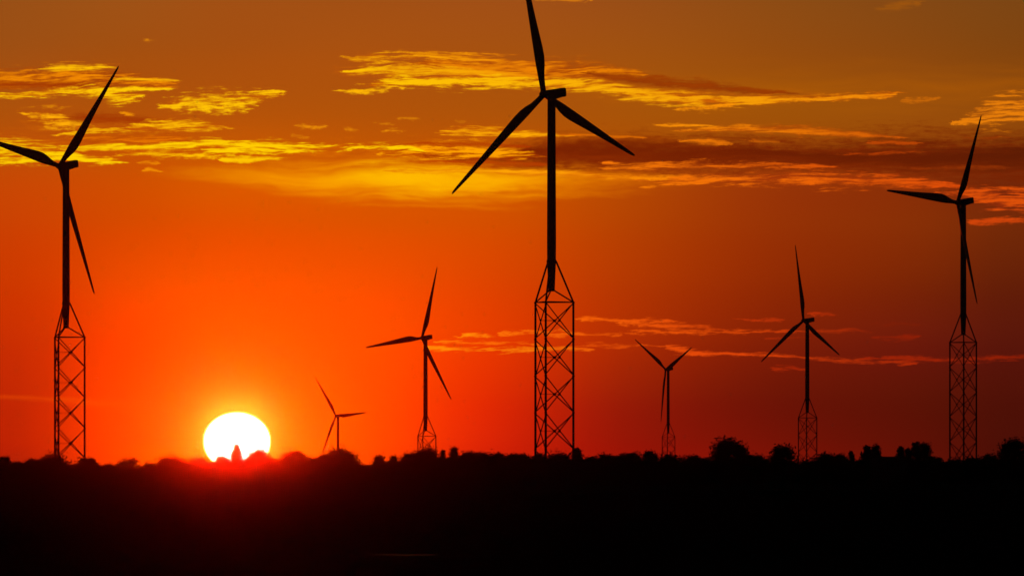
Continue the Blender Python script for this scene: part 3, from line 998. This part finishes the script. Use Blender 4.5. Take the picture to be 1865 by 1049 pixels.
def tree(px, top, wpx, D, kind, label, group, rng, cat="tree", name=None, low=None):
    D = 2085 + (D - 2100) * 0.7
    wpx = wpx * {'bush': 1.45, 'round': 1.16, 'sparse': 1.1}.get(kind, 1.0)
    base = at(px, 0, D)
    gz = ground_z(base.x, D)
    top -= {'bush': 2.0, 'round': 1.2, 'sparse': 1.5}.get(kind, 0.0)
    zt = at(px, top, D).z - gz
    w = wpx * K * D * 0.5
    z_low = 3.0 if low is None else low
    root = bpy.data.objects.new(name or {'round': 'broadleaf_tree', 'bush': 'low_tree', 'spike': 'ragged_tree', 'cone': 'conifer_tree', 'sparse': 'sparse_tree', 'oval': 'upright_tree'}[kind], None)
    link(root)
    root.location = (base.x, D, gz)
    tag(root, label, cat, group)
    tv, tf = [], []
    lean = Vector((rng.uniform(-.3, .3), rng.uniform(-.3, .3), 0))
    r0 = 0.16 + zt * 0.014
    zs = [0, zt * .3, zt * .6, zt * .9]
    pts = [Vector((0, 0, -0.3)), lean * .3 + Vector((0, 0, zs[1])), lean * .8 + Vector((0, 0, zs[2])), lean + Vector((0, 0, zs[3]))]
    rr = [r0, r0 * .8, r0 * .5, r0 * .12]
    for i in range(3):
        tube_geo(tv, tf, pts[i], pts[i + 1], rr[i], rr[i + 1], 7)
    v, f = [], []
    # vertical range of the crown that shows: upper part has the outline's width
    h_up = min(zt - z_low, max((2.0 if kind in ('oval', 'spike') else 1.0) * w, (850 - top) * K * D))
    zc = zt - h_up
    lobes = []
    if kind == 'cone':
        n = 90
        for i in range(n):
            t = (i + .5) / n
            z = z_low + (zt - z_low) * t
            rad = w * min(1.0, (1 - t) / 0.34) ** 0.68
            for a_ in range(3):
                a = rng.uniform(0, 6.28)
                lobes.append((Vector((math.cos(a) * rad * .6, math.sin(a) * rad * .6, z)), max(.22, rad * .3), 26))
    else:
        nl = {'round': 34, 'bush': 24, 'spike': 34, 'sparse': 44, 'oval': 36}[kind]
        for i in range(nl):
            # points in an uneven dome
            t = (i + rng.random()) / nl
            if kind == 'spike':
                prof = 1.15 * (1 - t) ** 0.8
            elif kind == 'oval':
                prof = max(.03, 1 - t ** 2.4) ** .6
            else:
                prof = math.sqrt(max(0.02, 1 - t ** 2.4))
            a = rng.uniform(0, 6.28)
            rad = w * prof * math.sqrt(rng.uniform(.1, 1)) * 0.86
            z = zc + h_up * t * 0.93
            sp = w * rng.uniform(.13, .24) if kind != 'sparse' else w * rng.uniform(.08, .16)
            sp = min(max(sp, .28), 1.3)
            lobes.append((Vector((math.cos(a) * rad, math.sin(a) * rad * .8, z - sp * .5)), sp, 0))
        # lower skirt
        for i in range(26):
            z = z_low + (zc - z_low) * rng.random()
            a = rng.uniform(0, 6.28)
            rad = min(max(w, 3.2), 6) * math.sqrt(rng.random())
            lobes.append((Vector((math.cos(a) * rad, math.sin(a) * rad * .8, z)), 0.9, 30))
    for c, sp, n in lobes:
        if n == 0:
            n = int(min(150, 38 + 70 * sp * sp)) if kind != 'sparse' else int(26 + 30 * sp * sp)
        leaf_quads(v, f, c + lean * (c.z / zt), sp, n, 0.22 + 0.16 * min(sp, 1.2), rng, .8)
        # limb to the clump
        if rng.random() < .6 and kind != 'cone':
            zz = max(1.5, c.z - abs(c.xy.length) * .9 - .6)
            tube_geo(tv, tf, Vector((0, 0, min(zz, zt * .85))) + lean * (zz / zt), c, r0 * .22, 0.03, 4, False)
    if kind in ('round', 'bush', 'oval'):
        # dense heart of the crown
        for i in range(12):
            t = i / 11
            c = Vector((rng.uniform(-.35, .35) * w, rng.uniform(-.3, .3) * w, zc + h_up * t * .84))
            leaf_quads(v, f, c, w * .3 * math.sqrt(max(.1, 1 - (t * .9) ** 2)), 60, .45, rng, .7)
    # a few twigs beyond the outline
    for i in range(10 if kind in ('spike', 'sparse') else 4):
        a = rng.uniform(0, 6.28)
        t = rng.uniform(.5, 1)
        c = Vector((math.cos(a) * w * .9 * math.sqrt(1 - t * t * .9), 0.0, zc + h_up * t * .97))
        leaf_quads(v, f, c, .22, 7, .17, rng, 1.2)
    mat = MAT_LEAF[2] if kind == 'cone' else MAT_LEAF[rng.randrange(2)]
    part("trunk", mesh_from("trunk", tv, tf, MAT_BARK), root)
    part("crown", leaf_mesh("crown", v, mat), root)
    return root


G_BELT = "trees along the black skyline"
TREES = [
    # x, top row, width, distance, kind, label
    (6, 834, 36, 2180, 'round', "low dark tree cut by the picture edge at the treeline's left end"),
    (34, 845, 30, 2150, 'bush', "lowest dark bush in the dip left of the first lattice turbine"),
    (59, 839, 22, 2200, 'bush', "small dark shoulder tree leaning on the broad clump under the left turbine"),
    (96, 831, 66, 2170, 'round', "broad dark dome of a tree hiding the foot of the left lattice turbine"),
    (158, 837, 46, 2130, 'round', "dark tree touching the right leg of the left lattice turbine"),
    (196, 848, 30, 2210, 'bush', "low dark bush in the dip left of the feathery tree"),
    (235, 835, 64, 2190, 'sparse', "feathery thin-leaved dark tree between the left turbine and the sun"),
    (272, 847, 30, 2160, 'bush', "low dark bush in the dip right of the feathery tree"),
    (315, 834, 72, 2200, 'round', "wide low dark tree sloping up towards the sun from the feathery tree"),
    (362, 836, 58, 2150, 'round', "flat-topped dark tree touching the lower left rim of the sun"),
    (404, 833, 24, 2190, 'bush', "small reddish bump of a tree within the sun's lower left"),
    (430, 810, 22, 2100, 'cone', "narrow pointed conifer standing in front of the white sun"),
    (455, 836, 22, 2170, 'bush', "little red-lit bush right beside the pointed conifer"),
    (476, 821, 48, 2210, 'round', "red-lit rounded tree overlapping the lower right rim of the sun"),
    (536, 826, 58, 2160, 'round', "dark rounded tree midway between the sun and the smallest turbine"),
    (572, 838, 26, 2200, 'bush', "dark bush below the lower blade tip of the smallest turbine"),
    (592, 830, 34, 2140, 'round', "left shoulder of the crown group under the smallest turbine"),
    (622, 820, 60, 2180, 'round', "big round-headed dark tree hiding the foot of the smallest turbine"),
    (656, 849, 26, 2200, 'bush', "low bush in the deepest notch right of the smallest turbine"),
    (690, 828, 40, 2150, 'spike', "spiky dark tree first right of the deep notch"),
    (717, 829, 34, 2190, 'spike', "spiky dark tree between the notch and the mid-sized left turbine"),
    (748, 829, 34, 2170, 'bush', "low dark tree left of the mid-sized left turbine's lattice cap"),
    (778, 819, 50, 2200, 'round', "dark rounded tree in front of the mid-sized left turbine's lattice cap"),
    (808, 818, 9, 2210, 'spike', "thin twiggy sapling top just right of the mid-sized left lattice cap"),
    (825, 813, 28, 2140, 'spike', "ragged-topped dark tree, tallest right of the mid-sized left lattice cap"),
    (855, 825, 34, 2180, 'bush', "even-topped dark tree, first of the level run left of the biggest turbine"),
    (880, 826, 30, 2160, 'bush', "even-topped dark tree, second of the level run left of the biggest turbine"),
    (906, 827, 30, 2200, 'bush', "even-topped dark tree, third of the level run left of the biggest turbine"),
    (930, 830, 28, 2150, 'bush', "even-topped dark tree, fourth of the level run left of the biggest turbine"),
    (953, 829, 28, 2190, 'bush', "low dark tree at the left leg of the biggest turbine's lattice"),
    (982, 829, 34, 2170, 'bush', "low dark tree behind the left half of the biggest lattice"),
    (1018, 829, 40, 2210, 'bush', "low dark tree behind the right half of the biggest lattice"),
    (1051, 814, 24, 2140, 'oval', "small upright dark tree touching the biggest lattice's right leg"),
    (1076, 835, 26, 2200, 'bush', "low dark bush in the dip right of the biggest lattice"),
    (1104, 830, 44, 2160, 'bush', "long low dark tree between the biggest lattice and the V-bladed turbine"),
    (1133, 830, 30, 2190, 'bush', "small dark tree left of the stepped pair by the V-bladed turbine"),
    (1152, 827, 30, 2150, 'bush', "lower of the stepped pair of trees left of the V-bladed turbine"),
    (1185, 822, 32, 2200, 'round', "flat-headed dark tree, higher of the stepped pair by the V-bladed turbine"),
    (1220, 831, 46, 2170, 'bush', "low dark tree hiding the foot of the V-bladed turbine"),
    (1263, 832, 36, 2140, 'bush', "low ragged dark tree between the V-bladed turbine and the tallest dome"),
    (1286, 837, 22, 2190, 'bush', "tiny dark bush in the dip left of the tallest dome tree"),
    (1324, 801, 64, 2150, 'round', "tallest dark dome-shaped tree between the V-bladed and straight-bladed turbines"),
    (1348, 811, 36, 2120, 'round', "right shoulder tree of the tallest dark dome"),
    (1378, 832, 34, 2200, 'bush', "low dark tree linking the two dome-shaped trees"),
    (1427, 812, 52, 2160, 'round', "dome-shaped dark tree just left of the straight-up-bladed turbine's lattice"),
    (1470, 841, 40, 2210, 'bush', "low dark bush at the foot of the straight-up-bladed turbine's lattice"),
    (1505, 829, 36, 2180, 'bush', "rounded low dark tree just right of the straight-up-bladed turbine's lattice"),
    (1531, 829, 26, 2150, 'bush', "low dark tree left of the tiny pointed tree"),
    (1551, 820, 15, 2200, 'spike', "tiny pointed dark tree left of the twin-topped pair"),
    (1580, 809, 26, 2170, 'oval', "left one of the twin-topped tree pair left of the barn roof"),
    (1594, 808, 26, 2160, 'oval', "right one of the twin-topped tree pair, next to the barn roof"),
    (1640, 811, 20, 2140, 'oval', "slim upright dark tree directly right of the barn roof"),
    (1653, 814, 16, 2180, 'oval', "shorter slim dark tree second right of the barn roof"),
    (1668, 801, 22, 2160, 'oval', "highest upright dark tree in the clump right of the barn roof"),
    (1685, 804, 30, 2190, 'oval', "upright dark tree ending the clump right of the barn roof"),
    (1706, 836, 26, 2150, 'bush', "low dark bush left of the right lattice turbine"),
    (1738, 839, 36, 2200, 'bush', "low dark bush at the left leg of the right lattice turbine"),
    (1770, 836, 36, 2170, 'bush', "low dark bush at the right leg of the right lattice turbine"),
    (1803, 831, 36, 2190, 'bush', "low dark tree on the slope up to the last dome tree"),
    (1846, 801, 58, 2150, 'round', "big dark dome-shaped tree cut by the picture edge, beyond the right lattice turbine"),
]
for i, (px, top, w, D, kind, label) in enumerate(TREES):
    tree(px, top, w, D, kind, label, G_BELT, random.Random(100 + i))

# the dense belt of wood below the skyline in which no tree can be told apart
FLOOR = [(-950, 838), (-300, 842), (-20, 842), (0, 846), (45, 851), (60, 847), (95, 843), (180, 848), (191, 851), (234, 847), (272, 850), (315, 843), (362, 841), (405, 840),
         (430, 842), (475, 840), (503, 839), (535, 838), (571, 840), (600, 840), (622, 838), (640, 842), (656, 851), (675, 845), (690, 839), (716, 838), (748, 837), (778, 834),
         (810, 832), (850, 831), (1040, 834), (1071, 837), (1104, 834), (1152, 833), (1185, 833), (1205, 835), (1285, 839), (1326, 836), (1375, 835), (1400, 839), (1427, 836),
         (1450, 841), (1475, 843), (1500, 838), (1560, 836), (1600, 835), (1690, 836), (1718, 843), (1740, 842), (1800, 837), (1865, 837), (2100, 835), (2850, 842)]


def floor_row(px):
    for (xa, ya), (xb, yb) in zip(FLOOR, FLOOR[1:]):
        if px <= xb:
            return ya + (yb - ya) * (px - xa) / (xb - xa)
    return FLOOR[-1][1]


rng = random.Random(5)
wv, wf = [], []
for i in range(9000):
    px = rng.uniform(-500, 2400) if i < 7600 else rng.uniform(-940, 2840)
    D = rng.uniform(2160, 2290)
    p = at(px, 0, D)
    g = ground_z(p.x, D)
    inside = -30 < px < 1895
    bump = mnoise.noise(Vector((px * 0.05, D * 0.004, 1.7)))
    row = floor_row(px) - 0.6 + (2.2 if inside else 8) * bump
    zt = at(px, row, D).z
    z = g + (zt - g - 0.4) * rng.random() ** .55
    leaf_quads(wv, wf, Vector((p.x, D, z)), 0.55, 7, 0.5, rng, .5)
# opaque bank added inside the wood to block sky glow through its gaps
bv, bf = [], []
pxs = list(range(-940, 2841, 5))
for px in pxs:
    row = floor_row(px) + 5 + 1.5 * mnoise.noise(Vector((px * 0.09, 7.7, 0)))
    for D, up in ((2170, 0), (2195, .8), (2225, 1), (2285, 0)):
        p = at(px, row, D)
        g = ground_z(p.x, D)
        bv.append((p.x, D, g - .5 + up * (p.z - g + .5)))
for i in range(len(pxs) - 1):
    for j in range(3):
        k = i * 4 + j
        bf.append((k, k + 4, k + 5, k + 1))
wood = link(bpy.data.objects.new("woods", leaf_mesh("woods", wv, MAT_LEAF[0], (bv, bf))))
tag(wood, "black mass of undergrowth and wood under the skyline trees", kind='stuff')


# ------------------------------------------------------------------ barn with a level ridge among the right-hand trees
def box(v, f, x0, x1, y0, y1, z0, z1):
    b = len(v)
    v += [(x0, y0, z0), (x1, y0, z0), (x1, y1, z0), (x0, y1, z0), (x0, y0, z1), (x1, y0, z1), (x1, y1, z1), (x0, y1, z1)]
    f += [(b, b + 3, b + 2, b + 1), (b + 4, b + 5, b + 6, b + 7), (b, b + 1, b + 5, b + 4), (b + 1, b + 2, b + 6, b + 5), (b + 2, b + 3, b + 7, b + 6), (b + 3, b, b + 4, b + 7)]


D = 2110
c = at(1616, 831, D)
gz = ground_z(c.x, D)
ridge = c.z - gz
barn = bpy.data.objects.new("barn", None)
link(barn)
barn.location = (c.x, D, gz)
tag(barn, "dark barn with long level roof ridge between the twin-topped trees and the upright clump", "barn")
hl, hd, ev = 4.6, 4.0, ridge - 3.6
v, f = [], []
box(v, f, -hl, hl, -hd, hd, -0.3, ev)
b = len(v)
v += [(-hl, -hd, ev), (-hl, hd, ev), (-hl, 0, ridge - .25), (hl, -hd, ev), (hl, hd, ev), (hl, 0, ridge - .25)]
f += [(b, b + 2, b + 1), (b + 3, b + 4, b + 5)]
part("wall", mesh_from("wall", v, f, MAT_WALL), barn)
v, f = [], []
for s in (-1, 1):
    o = 0.5
    q = [(-hl - o, s * (hd + o), ev - .45), (hl + o, s * (hd + o), ev - .45), (hl + o, 0, ridge), (-hl - o, 0, ridge)]
    b = len(v)
    v += q + [(x_, y_, z_ - .2) for x_, y_, z_ in q]
    f += [(b, b + 1, b + 2, b + 3), (b + 7, b + 6, b + 5, b + 4), (b, b + 4, b + 5, b + 1), (b + 1, b + 5, b + 6, b + 2), (b + 3, b + 7, b + 4, b)]
part("roof", mesh_from("roof", v, f, MAT_TILE), barn)
v, f = [], []
box(v, f, -1.5, 1.5, -hd - .08, -hd + .02, 0, 3)
part("door", mesh_from("door", v, f, MAT_WOOD), barn)

# ------------------------------------------------------------------ the setting sun's disc, flattened by refraction
DS = 40000.0
sc_ = at(431.5, 803.5, DS)
bm = bmesh.new()
bmesh.ops.create_uvsphere(bm, u_segments=64, v_segments=32, radius=1.0)
me = bpy.data.meshes.new("sun")
bm.to_mesh(me)
bm.free()
for p in me.polygons:
    p.use_smooth = True
sun_obj = link(bpy.data.objects.new("sun", me))
sun_obj.location = sc_
sun_obj.scale = (61.5 * K * DS, 57 * K * DS, 53.5 * K * DS)
m = bpy.data.materials.new("sun_fire")
m.use_nodes = True
t = m.node_tree
t.nodes.clear()
tcn = t.nodes.new('ShaderNodeTexCoord')
sp = t.nodes.new('ShaderNodeSeparateXYZ')
t.links.new(tcn.outputs['Object'], sp.inputs[0])
xx = t.nodes.new('ShaderNodeMath'); xx.operation = 'MULTIPLY'
t.links.new(sp.outputs[0], xx.inputs[0]); t.links.new(sp.outputs[0], xx.inputs[1])
zz = t.nodes.new('ShaderNodeMath'); zz.operation = 'MULTIPLY_ADD'
t.links.new(sp.outputs[2], zz.inputs[0]); t.links.new(sp.outputs[2], zz.inputs[1]); t.links.new(xx.outputs[0], zz.inputs[2])
rp = t.nodes.new('ShaderNodeValToRGB')       # limb darkening of the disc
rp.color_ramp.elements[0].position = 0.80
rp.color_ramp.elements[0].color = (1, 1, 0.95, 1)
rp.color_ramp.elements[1].position = 1.0
rp.color_ramp.elements[1].color = (1, 0.75, 0.08, 1)
t.links.new(zz.outputs[0], rp.inputs[0])
em = t.nodes.new('ShaderNodeEmission')
em.inputs['Strength'].default_value = 1.6
t.links.new(rp.outputs[0], em.inputs['Color'])
ou = t.nodes.new('ShaderNodeOutputMaterial')
tr_ = t.nodes.new('ShaderNodeBsdfTransparent')      # glowing gas: adds its light, blocks none
ads = t.nodes.new('ShaderNodeAddShader')
t.links.new(em.outputs[0], ads.inputs[0])
t.links.new(tr_.outputs[0], ads.inputs[1])
t.links.new(ads.outputs[0], ou.inputs['Surface'])
m.cycles.emission_sampling = 'NONE'
me.materials.append(m)
tag(sun_obj, "glowing white setting sun sinking behind the treeline", "sun")

# ------------------------------------------------------------------ the evening air
v, f = [], []
box(v, f, -2700, 2700, -400, 7500, GROUND_MIN - 1.0, 165)
hz = link(bpy.data.objects.new("haze", mesh_from("haze", v, f)))
tag(hz, "thin evening haze glowing red round the sun", kind='stuff')
hm = bpy.data.materials.new("haze_air")
hm.use_nodes = True
t = hm.node_tree
t.nodes.clear()
pv = t.nodes.new('ShaderNodeVolumePrincipled')
pv.inputs['Color'].default_value = (0.95, 0.93, 0.9, 1)
pv.inputs['Density'].default_value = 2.7e-6
pv.inputs['Anisotropy'].default_value = 0.9980
ou = t.nodes.new('ShaderNodeOutputMaterial')
t.links.new(pv.outputs[0], ou.inputs['Volume'])
hz.data.materials.append(hm)
